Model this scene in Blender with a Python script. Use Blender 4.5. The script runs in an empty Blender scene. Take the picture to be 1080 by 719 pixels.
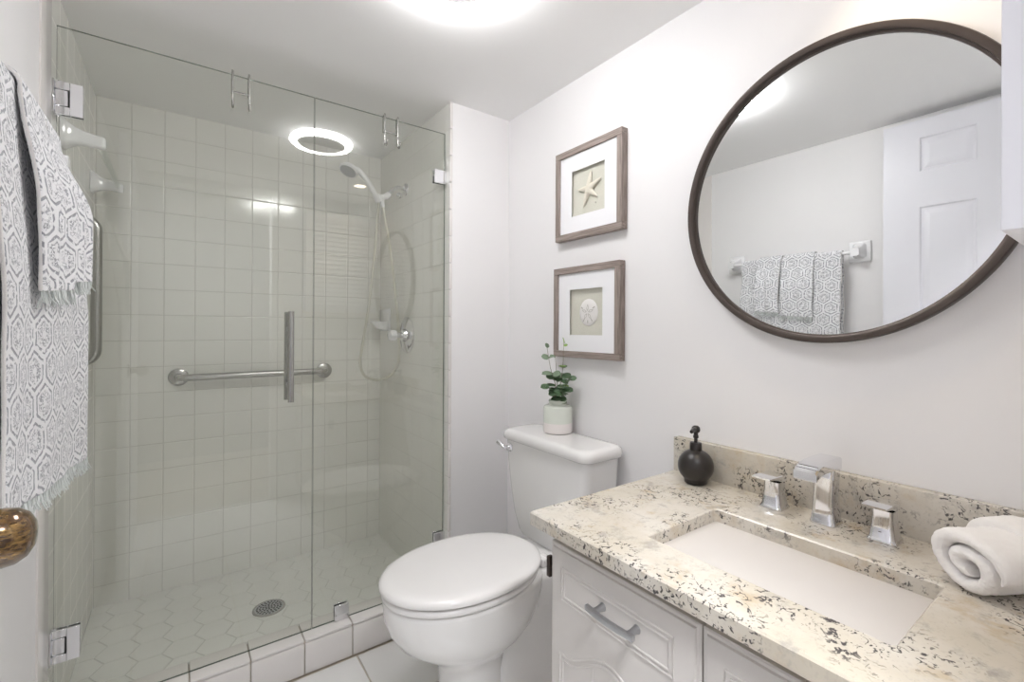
import bpy, bmesh, math, random
import numpy as np
from mathutils import Vector, Matrix
from math import sin, cos, pi, radians, sqrt, atan2, hypot

random.seed(7)
SC = bpy.context.scene
COL = SC.collection

# ------------------------------------------------------------------ camera
YAW, PITCH, ROLL = radians(36.5181), radians(0.0511), radians(0.2994)
FPX, CX, CY, CAMH = 490.44, 551.23, 346.36, 1.23
rgt = Vector((cos(YAW), -sin(YAW), 0))
fwd = Vector((sin(YAW) * cos(PITCH), cos(YAW) * cos(PITCH), sin(PITCH)))
upv = rgt.cross(fwd)
r2 = rgt * cos(ROLL) + upv * sin(ROLL)
u2 = -rgt * sin(ROLL) + upv * cos(ROLL)
cd = bpy.data.cameras.new('camera')
cam = bpy.data.objects.new('camera', cd)
COL.objects.link(cam)
m = Matrix.Identity(4)
for i in range(3):
    m[i][0], m[i][1], m[i][2] = r2[i], u2[i], -fwd[i]
m[2][3] = CAMH
cam.matrix_world = m
cd.sensor_fit = 'HORIZONTAL'
cd.sensor_width = 36
cd.lens = FPX / 1080 * 36
cd.shift_x = (540 - CX) / 1080
cd.shift_y = (CY - 359.5) / 1080
cd.clip_start = 0.01
SC.camera = cam

# ------------------------------------------------------------------ light levels and view
RING_POWER = 34.0          # the round ceiling lamp
SPOT_POWER = 8.0         # the small recessed lamp over the vanity
SPOT_BEAM = 5.5           # its beam
HALL_FILL_POWER = 52.0          # fill light added in the hall, unseen behind the open doorway
EXPOSURE = 1.27
w = bpy.data.worlds.new('world')
SC.world = w
w.use_nodes = True
w.node_tree.nodes['Background'].inputs[0].default_value = (0.9, 0.93, 1, 1)
w.node_tree.nodes['Background'].inputs[1].default_value = 0.3
SC.view_settings.view_transform = 'Standard'
SC.view_settings.look = 'None'
SC.view_settings.gamma = 1
SC.view_settings.use_curve_mapping = False
SC.view_settings.exposure = EXPOSURE
SC.cycles.max_bounces = 16
SC.cycles.diffuse_bounces = 8
SC.cycles.glossy_bounces = 8
SC.cycles.transparent_max_bounces = 24
SC.cycles.sample_clamp_indirect = 6

# ------------------------------------------------------------------ room measures
W, XL, XS = 1.239, -0.285, 0.93        # right wall, left wall, shower's right wall
YR, YG, YB = 1.7856, 1.825, 2.6329     # return wall face, glass plane, shower back wall
YD = -0.05                             # wall with the doorway, behind the camera
ZC, ZS = 2.2, 0.05                     # ceiling, shower floor
CZ = 0.8045                            # counter top

# ------------------------------------------------------------------ node helper
class N:
    def __init__(s, name):
        s.m = bpy.data.materials.new(name)
        s.m.use_nodes = True
        s.t = s.m.node_tree
        s.t.nodes.clear()
        s.out = s.t.nodes.new('ShaderNodeOutputMaterial')
    def new(s, typ, **kw):
        n = s.t.nodes.new(typ)
        for k, v in kw.items():
            setattr(n, k, v)
        return n
    def put(s, sock, v):
        if v is None:
            return
        if hasattr(v, 'is_linked'):
            s.t.links.new(v, sock)
        elif isinstance(v, (tuple, list)) and sock.type == 'RGBA' and len(v) == 3:
            sock.default_value = (*v, 1)
        else:
            sock.default_value = v
    def math(s, op, a, b=None, c=None, clamp=False):
        n = s.new('ShaderNodeMath', operation=op, use_clamp=clamp)
        for k, v in enumerate((a, b, c)):
            s.put(n.inputs[k], v)
        return n.outputs[0]
    def vm(s, op, a, b=None, out=0, scale=None):
        n = s.new('ShaderNodeVectorMath', operation=op)
        s.put(n.inputs[0], a)
        s.put(n.inputs[1], b)
        if scale is not None:
            s.put(n.inputs['Scale'], scale)
        return n.outputs[out]
    def coord(s, which='Object'):
        return s.new('ShaderNodeTexCoord').outputs[which]
    def noise(s, vec, scale, detail=2, rough=.5, dist=0.0, out=0):
        n = s.new('ShaderNodeTexNoise')
        s.put(n.inputs['Vector'], vec)
        n.inputs['Scale'].default_value = scale
        n.inputs['Detail'].default_value = detail
        n.inputs['Roughness'].default_value = rough
        n.inputs['Distortion'].default_value = dist
        return n.outputs[out]
    def ramp(s, v, lo, hi):
        n = s.new('ShaderNodeMapRange')
        n.interpolation_type = 'SMOOTHSTEP'
        s.put(n.inputs[0], v)
        n.inputs[1].default_value = lo
        n.inputs[2].default_value = hi
        return n.outputs[0]
    def mix(s, f, a, b):
        n = s.new('ShaderNodeMix', data_type='RGBA')
        s.put(n.inputs[0], f)
        s.put(n.inputs[6], a)
        s.put(n.inputs[7], b)
        return n.outputs[2]
    def bump(s, h, strength=.3, dist=.002):
        n = s.new('ShaderNodeBump')
        n.inputs['Strength'].default_value = strength
        n.inputs['Distance'].default_value = dist
        s.put(n.inputs['Height'], h)
        return n.outputs[0]
    def pbr(s, color, rough=.5, metal=0.0, normal=None, coat=0.0, sheen=0.0, spec=.5):
        p = s.new('ShaderNodeBsdfPrincipled')
        s.put(p.inputs['Base Color'], color)
        s.put(p.inputs['Roughness'], rough)
        p.inputs['Metallic'].default_value = metal
        p.inputs['Coat Weight'].default_value = coat
        p.inputs['Sheen Weight'].default_value = sheen
        p.inputs['Specular IOR Level'].default_value = spec
        if normal is not None:
            s.put(p.inputs['Normal'], normal)
        s.t.links.new(p.outputs[0], s.out.inputs[0])
        return s.m

def plain(name, color, rough=.5, metal=0.0, coat=0.0, var=.03, scale=8, bump=0.0, bscale=200, **kw):
    n = N(name)
    co = n.coord()
    nz = n.noise(co, scale, 3)
    c = n.mix(nz, tuple(v * (1 - var) for v in color), tuple(min(1, v * (1 + var)) for v in color))
    nrm = n.bump(n.noise(co, bscale, 2), bump, .001) if bump else None
    return n.pbr(c, rough, metal, nrm, coat, **kw)

M = {}
M['wall'] = plain('wall_paint', (.835, .825, .828), .5, var=.012, scale=3, bump=.05, bscale=120)
M['ceiling'] = plain('ceiling_paint', (.88, .878, .875), .7, var=.01, scale=2, bump=.05, bscale=90)
M['door'] = plain('door_paint', (.80, .80, .85), .35, var=.01)
M['trim'] = plain('trim_paint', (.80, .79, .78), .4, var=.01)
M['tile'] = plain('shower_tile_glaze', (.80, .795, .755), .11, var=.03, scale=5)
M['grout'] = plain('grout', (.61, .60, .56), .8, var=.06, scale=30)
M['hex'] = plain('hex_tile_glaze', (.78, .78, .745), .25, var=.04, scale=9)
M['hexgrout'] = plain('hex_grout', (.55, .545, .51), .8)
M['curb'] = plain('curb_tile_glaze', (.76, .73, .71), .12, var=.02, scale=5)
M['curbgrout'] = plain('curb_grout', (.47, .42, .35), .8, var=.15, scale=60)
M['floor'] = plain('floor_tile', (.74, .735, .72), .22, var=.06, scale=4)
M['floorgrout'] = plain('floor_grout', (.50, .45, .37), .8, var=.1, scale=40)
M['porcelain'] = plain('porcelain', (.82, .81, .80), .08, var=.008, coat=.5)
M['seat'] = plain('toilet_seat_plastic', (.82, .805, .795), .18, var=.008)
M['sink'] = plain('sink_glaze', (.65, .628, .61), .1, var=.008, coat=.4)
M['cabinet'] = plain('vanity_foil', (.62, .59, .565), .35, var=.02, scale=12)
M['carcass_shade'] = plain('vanity_carcass_shade', (.42, .36, .28), .5, var=.08)  # brown tone paints in the shade behind the doors and under the counter
M['chrome'] = plain('chrome', (.82, .82, .84), .06, 1.0, var=.01)
M['nickel'] = plain('brushed_steel', (.46, .455, .44), .27, 1.0, var=.06, scale=30)
M['satin'] = plain('satin_nickel', (.50, .51, .53), .3, 1.0, var=.03)
M['bronze'] = plain('bronze_frame', (.075, .058, .05), .38, .5, var=.12, scale=14)
M['blackpot'] = plain('black_ceramic', (.018, .014, .013), .33, var=.35, scale=25, bump=.1, bscale=300)
M['white'] = plain('white_plastic', (.82, .82, .83), .3, var=.01)
M['ceramic'] = plain('white_ceramic', (.84, .84, .85), .1, var=.01, coat=.4)
M['mat'] = plain('mat_board', (.86, .86, .88), .8, var=.01)
M['card'] = plain('linen_card', (.64, .63, .55), .9, var=.08, scale=200)
M['shell'] = plain('starfish_shell', (.72, .68, .58), .8, var=.08, scale=70, bump=.4, bscale=400)
M['dollar'] = plain('sand_dollar_shell', (.78, .76, .74), .8, var=.05, scale=60, bump=.3, bscale=300)
M['shellmark'] = plain('shell_marking', (.42, .40, .36), .9)
M['leaf'] = plain('leaf_green', (.085, .155, .075), .45, var=.45, scale=30)
M['leafpale'] = plain('leaf_sage', (.19, .26, .17), .5, var=.3, scale=30)
M['leafnew'] = plain('leaf_bright', (.26, .42, .10), .45, var=.25, scale=40)
M['stem'] = plain('plant_stem', (.20, .17, .12), .6, var=.1)
M['soil'] = plain('vase_opening_dark', (.05, .045, .035), .9, var=.3, scale=60)
M['rubber'] = plain('gasket_dark', (.03, .03, .03), .5)
M['hole'] = plain('dark_slot', (.02, .02, .02), .6)
M['hose'] = plain('hose_metal', (.66, .65, .58), .28, .85, var=.05)
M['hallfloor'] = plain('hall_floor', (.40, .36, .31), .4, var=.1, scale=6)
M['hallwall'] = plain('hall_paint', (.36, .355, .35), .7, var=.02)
M['underside_tan'] = plain('cabinet_underside_tan', (.85, .72, .50), .6, var=.06, scale=10)
M['whitecloth'] = plain('white_terry', (.86, .84, .83), .95, var=.03, scale=60, bump=.9, bscale=700, sheen=.4)

def mk_vase():
    n = N('two_glaze_vase')
    z = n.new('ShaderNodeSeparateXYZ')
    n.put(z.inputs[0], n.coord())
    f = n.ramp(z.outputs[2], .038, .041)
    return n.pbr(n.mix(f, (.82, .77, .75), (.70, .73, .66)), .22, coat=.3)
M['vase'] = mk_vase()

def mk_wood(name, sc):
    n = N(name)
    f = n.ramp(n.noise(n.vm('MULTIPLY', n.coord(), sc), 1, 5, .6), .34, .68)
    return n.pbr(n.mix(f, (.20, .16, .14), (.36, .30, .27)), .6)
M['frame'] = mk_wood('weathered_grey_wood_level', (90, 9, 260))
M['frame2'] = mk_wood('weathered_grey_wood_upright', (90, 260, 9))

def mk_granite():
    n = N('cream_granite')
    co = n.coord()
    warp = n.vm('ADD', co, n.vm('SCALE', n.noise(co, 9, 2, out=1), scale=.03))
    base = n.mix(n.ramp(n.noise(warp, 5, 4, .6), .35, .65), (.54, .49, .405), (.63, .595, .535))
    base = n.mix(n.math('MULTIPLY', n.ramp(n.noise(warp, 13, 5, .65), .53, .72), .6), base, (.47, .355, .215))
    base = n.mix(n.math('MULTIPLY', n.ramp(n.noise(n.vm('ADD', warp, (3.1, .7, 2.2)), 17, 5, .7), .53, .68), .7), base, (.36, .335, .30))
    grit = n.noise(warp, 160, 2)
    base = n.mix(n.math('MULTIPLY', n.ramp(grit, .56, .7), .35), base, (.44, .395, .34))
    # dark squiggles in clusters
    cl = n.ramp(n.noise(n.vm('ADD', co, (5.3, 2.2, .9)), 7.5, 2), .425, .56)
    n1 = n.math('ABSOLUTE', n.math('SUBTRACT', n.noise(warp, 56, 2, .5, .6), .5))
    line = n.math('SUBTRACT', 1.0, n.ramp(n1, .014, .05))
    brk = n.ramp(n.noise(n.vm('ADD', warp, (1.3, 8, 2)), 85, 2), .48, .56)
    fl = n.math('MULTIPLY', n.math('MULTIPLY', line, brk), cl)
    bl = n.math('MULTIPLY', n.ramp(n.noise(n.vm('ADD', warp, (9, 1, 4)), 80, 3, .6), .635, .68), n.math('ADD', n.math('MULTIPLY', cl, .9), .1))
    bl2 = n.math('MULTIPLY', n.ramp(n.noise(n.vm('ADD', warp, (2, 6, 11)), 34, 4, .65), .645, .675), cl)
    dark = n.math('MAXIMUM', n.math('MAXIMUM', fl, bl), bl2)
    c = n.mix(n.math('MULTIPLY', dark, .93), base, (.035, .03, .035))
    return n.pbr(c, .24)
M['granite'] = mk_granite()

def mk_towel():
    n = N('patterned_terry')
    uv = n.coord('UV')
    wob = n.vm('SCALE', n.vm('SUBTRACT', n.noise(uv, 60, 2, out=1), (.5, .5, .5)), scale=.007)
    p = n.vm('ADD', uv, wob)
    p = n.vm('SCALE', n.vm('MULTIPLY', p, (1, 1, 0)), scale=1 / .066)
    S = (1.0, 1.7320508, 1.0)
    def cell(q):
        a = n.vm('DIVIDE', q, S)
        fr = n.vm('FRACTION', a)
        return n.vm('MULTIPLY', n.vm('SUBTRACT', fr, (.5, .5, 0)), (1, 1.7320508, 0))
    a = cell(p)
    b = cell(n.vm('ADD', p, (.5, .8660254, 0)))
    la = n.vm('DOT_PRODUCT', a, a, out=1)
    lb = n.vm('DOT_PRODUCT', b, b, out=1)
    pick = n.math('LESS_THAN', la, lb)
    g = n.mix(pick, b, a)
    ga = n.vm('ABSOLUTE', g)
    d = n.math('MAXIMUM', n.vm('DOT_PRODUCT', ga, (1, 0, 0), out=1), n.vm('DOT_PRODUCT', ga, (.5, .8660254, 0), out=1))
    ring = n.math('SUBTRACT', 1.0, n.ramp(n.math('ABSOLUTE', n.math('SUBTRACT', d, .405)), .020, .042))
    zig = n.noise(uv, 170, 2)
    squig = n.math('SUBTRACT', 1.0, n.ramp(n.math('ABSOLUTE', n.math('SUBTRACT', zig, .5)), .025, .06))
    inner = n.math('MULTIPLY', squig, n.ramp(d, .32, .27))
    inner = n.math('MULTIPLY', inner, n.ramp(d, .05, .12))
    gate = n.ramp(n.noise(uv, 110, 1), .36, .47)
    pat = n.math('MULTIPLY', n.math('MAXIMUM', ring, inner), gate)
    c = n.mix(n.math('MULTIPLY', pat, .82), (.88, .88, .90), (.25, .26, .30))
    fuzz = n.noise(uv, 900, 2)
    h = n.math('SUBTRACT', n.math('MULTIPLY', fuzz, .5), pat)
    return n.pbr(c, .95, normal=n.bump(h, .8, .0025), sheen=.3)
M['towel'] = mk_towel()
M['fringe'] = plain('towel_fringe', (.66, .69, .68), .95, var=.15, scale=80)

def mk_knob():
    n = N('antique_brass_knob')
    v = n.vm('MULTIPLY', n.coord(), (1, 1, 2.5))
    a = n.ramp(n.noise(v, 130, 4, .7), .38, .62)
    b = n.ramp(n.noise(v, 40, 3), .35, .65)
    c = n.mix(a, (.05, .022, .008), n.mix(b, (.15, .075, .022), (.30, .18, .055)))
    return n.pbr(c, .2, .55, coat=.8)
M['knob'] = mk_knob()

def mk_glass(name, tint, dark=0.0):
    n = N(name)
    g = n.new('ShaderNodeNewGeometry')
    c = n.math('ABSOLUTE', n.vm('DOT_PRODUCT', g.outputs['Incoming'], g.outputs['Normal'], out=1))
    f = n.math('POWER', n.math('SUBTRACT', 1.0, c), 5.0)
    f = n.math('ADD', n.math('MULTIPLY', f, .95), .05, clamp=True)
    tr = n.new('ShaderNodeBsdfTransparent')
    n.put(tr.inputs[0], tint)
    gl = n.new('ShaderNodeBsdfGlossy')
    gl.inputs['Roughness'].default_value = 0.0
    n.put(gl.inputs[0], (1, 1, 1))
    mx = n.new('ShaderNodeMixShader')
    n.put(mx.inputs[0], f)
    n.t.links.new(tr.outputs[0], mx.inputs[1])
    n.t.links.new(gl.outputs[0], mx.inputs[2])
    last = mx.outputs[0]
    if dark:
        df = n.new('ShaderNodeBsdfDiffuse')
        n.put(df.inputs[0], (.07, .10, .085))
        m2 = n.new('ShaderNodeMixShader')
        m2.inputs[0].default_value = dark
        n.t.links.new(last, m2.inputs[1])
        n.t.links.new(df.outputs[0], m2.inputs[2])
        last = m2.outputs[0]
    n.t.links.new(last, n.out.inputs[0])
    return n.m
M['glass'] = mk_glass('shower_glass', (.972, .978, .965))
M['acrylic'] = mk_glass('clear_acrylic', (.93, .95, .94))
M['glassedge'] = mk_glass('shower_glass_edge', (.6, .68, .62), .5)

def mk_mirror():
    n = N('mirror_silver')
    gl = n.new('ShaderNodeBsdfGlossy')
    gl.inputs['Roughness'].default_value = 0.0
    n.put(gl.inputs[0], (.90, .915, .915))
    n.t.links.new(gl.outputs[0], n.out.inputs[0])
    return n.m
M['mirror'] = mk_mirror()

def mk_emit(name, color, power):
    n = N(name)
    e = n.new('ShaderNodeEmission')
    n.put(e.inputs[0], color)
    e.inputs[1].default_value = power
    n.t.links.new(e.outputs[0], n.out.inputs[0])
    return n.m
M['ring'] = mk_emit('ring_diffuser_glow', (1, .995, 1.0), RING_POWER)
M['spot'] = mk_emit('recessed_lamp_glow', (1, .86, .68), SPOT_POWER)
M['hall'] = mk_emit('hall_fill_glow', (.95, .97, 1), HALL_FILL_POWER)  # glow of the fill source added in the hall

# ------------------------------------------------------------------ mesh helpers
class MB:
    """collects shapes (world coordinates) for ONE mesh object"""
    def __init__(s):
        s.v, s.f, s.mi = [], [], []
    def add(s, vs, fs, mi=0):
        o = len(s.v)
        s.v += [tuple(v) for v in vs]
        for f in fs:
            s.f.append([i + o for i in f])
            s.mi.append(mi)
        return s
    def box(s, x0, x1, y0, y1, z0, z1, mi=0, bev=0.0, seg=2):
        if bev:
            bm = bmesh.new()
            bmesh.ops.create_cube(bm, size=1)
            for v in bm.verts:
                v.co = Vector(((x0 + x1) / 2 + v.co.x * (x1 - x0), (y0 + y1) / 2 + v.co.y * (y1 - y0), (z0 + z1) / 2 + v.co.z * (z1 - z0)))
            bmesh.ops.bevel(bm, geom=bm.edges[:] , offset=bev, segments=seg, affect='EDGES', profile=.5, clamp_overlap=True)
            s.bm(bm, mi)
            return s
        vs = [(x, y, z) for z in (z0, z1) for y in (y0, y1) for x in (x0, x1)]
        s.add(vs, [(0, 2, 3, 1), (4, 5, 7, 6), (0, 1, 5, 4), (2, 6, 7, 3), (0, 4, 6, 2), (1, 3, 7, 5)], mi)
        return s
    def bm(s, bm, mi=0, mat=None):
        if mat is not None:
            bm.transform(mat)
        bm.verts.index_update()
        s.add([v.co[:] for v in bm.verts], [[v.index for v in f.verts] for f in bm.faces], mi)
        bm.free()
        return s
    def loft(s, rings, cap0=True, cap1=True, mi=0, closed=True):
        n = len(rings[0])
        vs = [p for r in rings for p in r]
        fs = []
        for a in range(len(rings) - 1):
            for b in range(n if closed else n - 1):
                c = (b + 1) % n
                fs.append((a * n + b, a * n + c, (a + 1) * n + c, (a + 1) * n + b))
        if cap0:
            fs.append(tuple(range(n))[::-1])
        if cap1:
            fs.append(tuple((len(rings) - 1) * n + k for k in range(n)))
        return s.add(vs, fs, mi)
    def lathe(s, prof, center=(0, 0, 0), axis=(0, 0, 1), seg=48, mi=0, cap0=True, cap1=True):
        ax = Vector(axis).normalized()
        q = Vector((0, 0, 1)).rotation_difference(ax)
        c = Vector(center)
        rings = []
        for r, h in prof:
            r = max(r, 1e-5)
            rings.append([c + q @ Vector((r * cos(2 * pi * k / seg), r * sin(2 * pi * k / seg), h)) for k in range(seg)])
        return s.loft(rings, cap0, cap1, mi)
    def tube(s, pts, r, seg=14, mi=0, cap=True, closed=False):
        pts = [Vector(p) for p in pts]
        n = len(pts)
        rr = r if isinstance(r, (list, tuple)) else [r] * n
        tang = []
        for i in range(n):
            if closed:
                t = pts[(i + 1) % n] - pts[i - 1]
            else:
                t = pts[min(i + 1, n - 1)] - pts[max(i - 1, 0)]
            tang.append(t.normalized())
        nrm = tang[0].orthogonal().normalized()
        rings = []
        for i in range(n):
            nrm = (nrm - tang[i] * nrm.dot(tang[i])).normalized()
            bn = tang[i].cross(nrm)
            rings.append([pts[i] + (nrm * cos(2 * pi * k / seg) + bn * sin(2 * pi * k / seg)) * rr[i] for k in range(seg)])
        if closed:
            rings.append(rings[0])
        return s.loft(rings, cap and not closed, cap and not closed, mi)
    def build(s, name, mats, parent=None, smooth=40, origin=None, uv=None):
        if not isinstance(mats, (list, tuple)):
            mats = [mats]
        base = Vector((0, 0, 0))
        if parent is not None:
            base = world_loc(parent)
        if origin is not None:
            base = Vector(origin)
        me = bpy.data.meshes.new(name)
        me.from_pydata([tuple(Vector(v) - base) for v in s.v], [], s.f)
        for mt in mats:
            me.materials.append(mt)
        me.polygons.foreach_set('material_index', s.mi)
        bm = bmesh.new()
        bm.from_mesh(me)
        if uv is None:
            bmesh.ops.recalc_face_normals(bm, faces=bm.faces[:])
        if smooth:
            for f in bm.faces:
                f.smooth = True
            lim = radians(smooth)
            for e in bm.edges:
                if len(e.link_faces) == 2:
                    try:
                        e.smooth = e.calc_face_angle() < lim
                    except ValueError:
                        pass
        bm.to_mesh(me)
        bm.free()
        o = bpy.data.objects.new(name, me)
        COL.objects.link(o)
        if uv is not None:
            ul = me.uv_layers.new(name='UVMap')
            for lp in me.loops:
                ul.data[lp.index].uv = uv[lp.vertex_index]
        if parent is not None:
            o.parent = parent
            o.location = base - world_loc(parent)
        else:
            o.location = base
        return o

def world_loc(o):
    v = Vector((0, 0, 0))
    while o is not None:
        v += o.location
        o = o.parent
    return v

def thing(name, label, cat, loc, group=None):
    o = bpy.data.objects.new(name, None)
    COL.objects.link(o)
    o.location = loc
    o.empty_display_size = .05
    return tag(o, label, cat, group)

def tag(o, label=None, cat=None, group=None, kind=None):
    for k, v in (('label', label), ('category', cat), ('group', group), ('kind', kind)):
        if v:
            o[k] = v
    return o

def struct(o, label=None, cat=None):
    return tag(o, label, cat, None, 'structure')

def rrect(x0, x1, y0, y1, r, n=6):
    """rounded rectangle outline, counter-clockwise"""
    out = []
    for cx, cy, a0 in ((x1 - r, y1 - r, 0), (x0 + r, y1 - r, 90), (x0 + r, y0 + r, 180), (x1 - r, y0 + r, 270)):
        for k in range(n + 1):
            a = radians(a0 + 90 * k / n)
            out.append((cx + r * cos(a), cy + r * sin(a)))
    return out

def smoothpath(pts, n=10):
    """Catmull-Rom through the points"""
    P = [Vector(p) for p in pts]
    P = [P[0] * 2 - P[1]] + P + [P[-1] * 2 - P[-2]]
    out = []
    for i in range(1, len(P) - 2):
        for k in range(n):
            t = k / n
            a, b, c, d = P[i - 1], P[i], P[i + 1], P[i + 2]
            out.append(.5 * ((2 * b) + (c - a) * t + (2 * a - 5 * b + 4 * c - d) * t * t + (3 * b - a - 3 * c + d) * t ** 3))
    out.append(P[-2])
    return out

# ------------------------------------------------------------------ the room
T = .10
struct(MB().box(XL - T, W + T, YD - T, YR + .02, -.1, 0).build('floor_slab', M['floorgrout']), 'concrete bed under the bathroom floor tiles', 'floor')

def floor_tiles():
    mb = MB()
    g = .0025
    px = .3365
    xs = [.5435 + px * k for k in range(-4, 4)]
    ys = [1.772 - .30 - px * k for k in range(-1, 8)]
    for x in xs:
        for y in ys:
            x0, x1, y0, y1 = max(x + g, XL), min(x + px - g, W), max(y + g, YD - T), min(y + px - g, 1.765)
            if x1 - x0 > .01 and y1 - y0 > .01:
                mb.box(x0, x1, y0, y1, -.004, .0045, bev=.0015, seg=1)
    return mb.build('floor', M['floor'])
struct(floor_tiles(), 'cream white square floor tiles in front of the shower', 'floor')

struct(MB().box(XL - T, W + T, YD - T, YB + T, ZC, ZC + T).build('ceiling', M['ceiling']), 'flat white painted ceiling', 'ceiling')
struct(MB().box(XL - T, XL, YD - T, YR, -.1, ZC).build('wall_left', M['wall']), 'white left wall behind the towels', 'wall')
struct(MB().box(W, W + T, YD - T, YR + .01, -.1, ZC).build('wall_right', M['wall']), 'white right wall holding the mirror', 'wall')
struct(MB().box(XS + .009, W + T, YR, YR + .05, -.1, ZC).build('wall_return', M['wall']), 'short white wall between shower and toilet', 'wall')

# tiled shower walls: a tile field of one mesh per wall
def tile_field(name, org, u, v, nrm, u0, u1, v0, v1, pu, pv, ou, ov, back=.09, dep=.0016, e=.0028, g=.0011):
    org, u, v, nrm = Vector(org), Vector(u), Vector(v), Vector(nrm)
    mb = MB()
    P = lambda a, b, c: org + u * a + v * b + nrm * c
    # grout bed with thickness
    vs = [P(a, b, c) for c in (-back, -dep * .75) for b in (v0, v1) for a in (u0, u1)]
    mb.add(vs, [(0, 2, 3, 1), (4, 5, 7, 6), (0, 1, 5, 4), (2, 6, 7, 3), (0, 4, 6, 2), (1, 3, 7, 5)], 1)
    ku = int(math.floor((u0 - ou) / pu)) - 1
    while ou + ku * pu < u1:
        kv = int(math.floor((v0 - ov) / pv)) - 1
        while ov + kv * pv < v1:
            a0, a1 = max(ou + ku * pu + g, u0), min(ou + (ku + 1) * pu - g, u1)
            b0, b1 = max(ov + kv * pv + g, v0), min(ov + (kv + 1) * pv - g, v1)
            if a1 - a0 > .012 and b1 - b0 > .012:
                tu, tv = random.gauss(0, .0012), random.gauss(0, .0012)
                h = lambda a, b: (a - (a0 + a1) / 2) * tu + (b - (b0 + b1) / 2) * tv
                o = [P(a, b, -dep) for a, b in ((a0, b0), (a1, b0), (a1, b1), (a0, b1))]
                md = [P(a, b, h(a, b) - dep * .35) for a, b in ((a0 + .0006, b0 + .0006), (a1 - .0006, b0 + .0006), (a1 - .0006, b1 - .0006), (a0 + .0006, b1 - .0006))]
                i = [P(a, b, h(a, b)) for a, b in ((a0 + e, b0 + e), (a1 - e, b0 + e), (a1 - e, b1 - e), (a0 + e, b1 - e))]
                fs = [(8, 9, 10, 11)]
                for q in range(4):
                    r = (q + 1) % 4
                    fs += [(q, r, 4 + r, 4 + q), (4 + q, 4 + r, 8 + r, 8 + q)]
                mb.add(o + md + i, fs, 0)
            kv += 1
        ku += 1
    return mb.build(name, [M['tile'], M['grout']], smooth=0)

PU, PV, OV = .1143, .1147, .0213
struct(tile_field('wall_back', (0, YB, 0), (1, 0, 0), (0, 0, 1), (0, -1, 0), XL - .09, XS + .09, ZS - .1, ZC, PU, PV, -.167, OV), 'shower back wall of square off-white tiles behind the long grab bar', 'wall')
struct(tile_field('wall_shower_right', (XS, 0, 0), (0, 1, 0), (0, 0, 1), (-1, 0, 0), YR + .002, YB, -.1, ZC, PU, PV, YR + .045, OV, back=.009, dep=.0009, e=.0018), 'tiled right shower wall carrying the valve and shower arm', 'wall')
struct(MB().box(XS + .009, W + T, YR + .05, YB + .09, -.1, ZC).build('wall_shower_backing', M['wall']), 'solid partition behind the right shower tiles', 'wall')
struct(tile_field('wall_shower_left', (XL, 0, 0), (0, 1, 0), (0, 0, 1), (1, 0, 0), YR, YB, -.1, ZC, PU, PV, YR + .02, OV, dep=.0003, e=.0012, g=.0008), 'tiled left shower wall carrying the upright grab bar', 'wall')

def bullnose(x0, x1, y0, y1, name, label):
    mb = MB()
    z = OV
    while z < ZC:
        z1 = min(z + PV - .0025, ZC)
        mb.box(x0, x1, y0, y1, max(z, 0), z1, bev=.003)
        z += PV
    return struct(mb.build(name, M['curb']), label, 'trim')
bullnose(XS - .002, XS + .0115, YR - .006, YR + .006, 'trim_1', 'rounded white edge tiles where the return wall meets the shower')
struct(MB().box(XL - .01, XL + .0045, YR - .12, YR - .002, 0, ZC, bev=.003).build('trim_2', M['curb']), 'narrow pale trim strip on the left wall beside the glass', 'trim')

# shower floor of hexagons, clipped to the shower tray
def hex_floor():
    bm = bmesh.new()
    s = .065
    dx, dy = 1.5 * s, sqrt(3) * s
    cx0, cy0 = .315, 2.405
    g = .0014
    for i in range(-9, 10):
        for j in range(-8, 5):
            cx, cy = cx0 + i * dx, cy0 + (j + (.5 if i % 2 else 0)) * dy
            if not (XL - s < cx < XS + s and 1.87 - s < cy < YB + s):
                continue
            ang = [radians(60 * k) for k in range(6)]
            lo = [bm.verts.new((cx + (s - g) * cos(a), cy + (s - g) * sin(a), ZS - .004)) for a in ang]
            mi = [bm.verts.new((cx + (s - g - .0004) * cos(a), cy + (s - g - .0004) * sin(a), ZS - .0008)) for a in ang]
            hi = [bm.verts.new((cx + (s - g - .002) * cos(a), cy + (s - g - .002) * sin(a), ZS)) for a in ang]
            bm.faces.new(hi)
            for k in range(6):
                l = (k + 1) % 6
                bm.faces.new((lo[k], lo[l], mi[l], mi[k]))
                bm.faces.new((mi[k], mi[l], hi[l], hi[k]))
    for co, no in (((XL + .001, 0, 0), (-1, 0, 0)), ((XS - .001, 0, 0), (1, 0, 0)), ((0, 1.87, 0), (0, -1, 0)), ((0, YB - .001, 0), (0, 1, 0))):
        bmesh.ops.bisect_plane(bm, geom=bm.verts[:] + bm.edges[:] + bm.faces[:], plane_co=co, plane_no=no, clear_outer=True)
    mb = MB()
    mb.bm(bm, 0)
    mb.box(XL, XS, 1.86, YB, -.1, ZS - .0014, 1)
    return mb.build('floor_shower', [M['hex'], M['hexgrout']], smooth=25)
struct(hex_floor(), 'shower floor of large white hexagon tiles', 'floor')

# curb
def curb():
    mb = MB()
    mb.box(XL, XS, 1.778, 1.884, -.02, .120, 1)
    pitch = .1655
    x = .1985 - pitch * 4
    while x < XS:
        x0, x1 = max(x + .0015, XL), min(x + pitch - .0015, XS - .001)
        if x1 - x0 > .01:
            mb.box(x0, x1, 1.770, 1.784, .008, .1165, bev=.004)
            mb.box(x0, x1, 1.772, 1.890, .1185, .1285, bev=.004)
            mb.box(x0, x1, 1.880, 1.890, ZS - .01, .1175, bev=.002)
        x += pitch
    return mb.build('trim_curb', [M['curb'], M['curbgrout']])
struct(curb(), 'low white tiled curb under the shower glass', 'curb')

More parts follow.
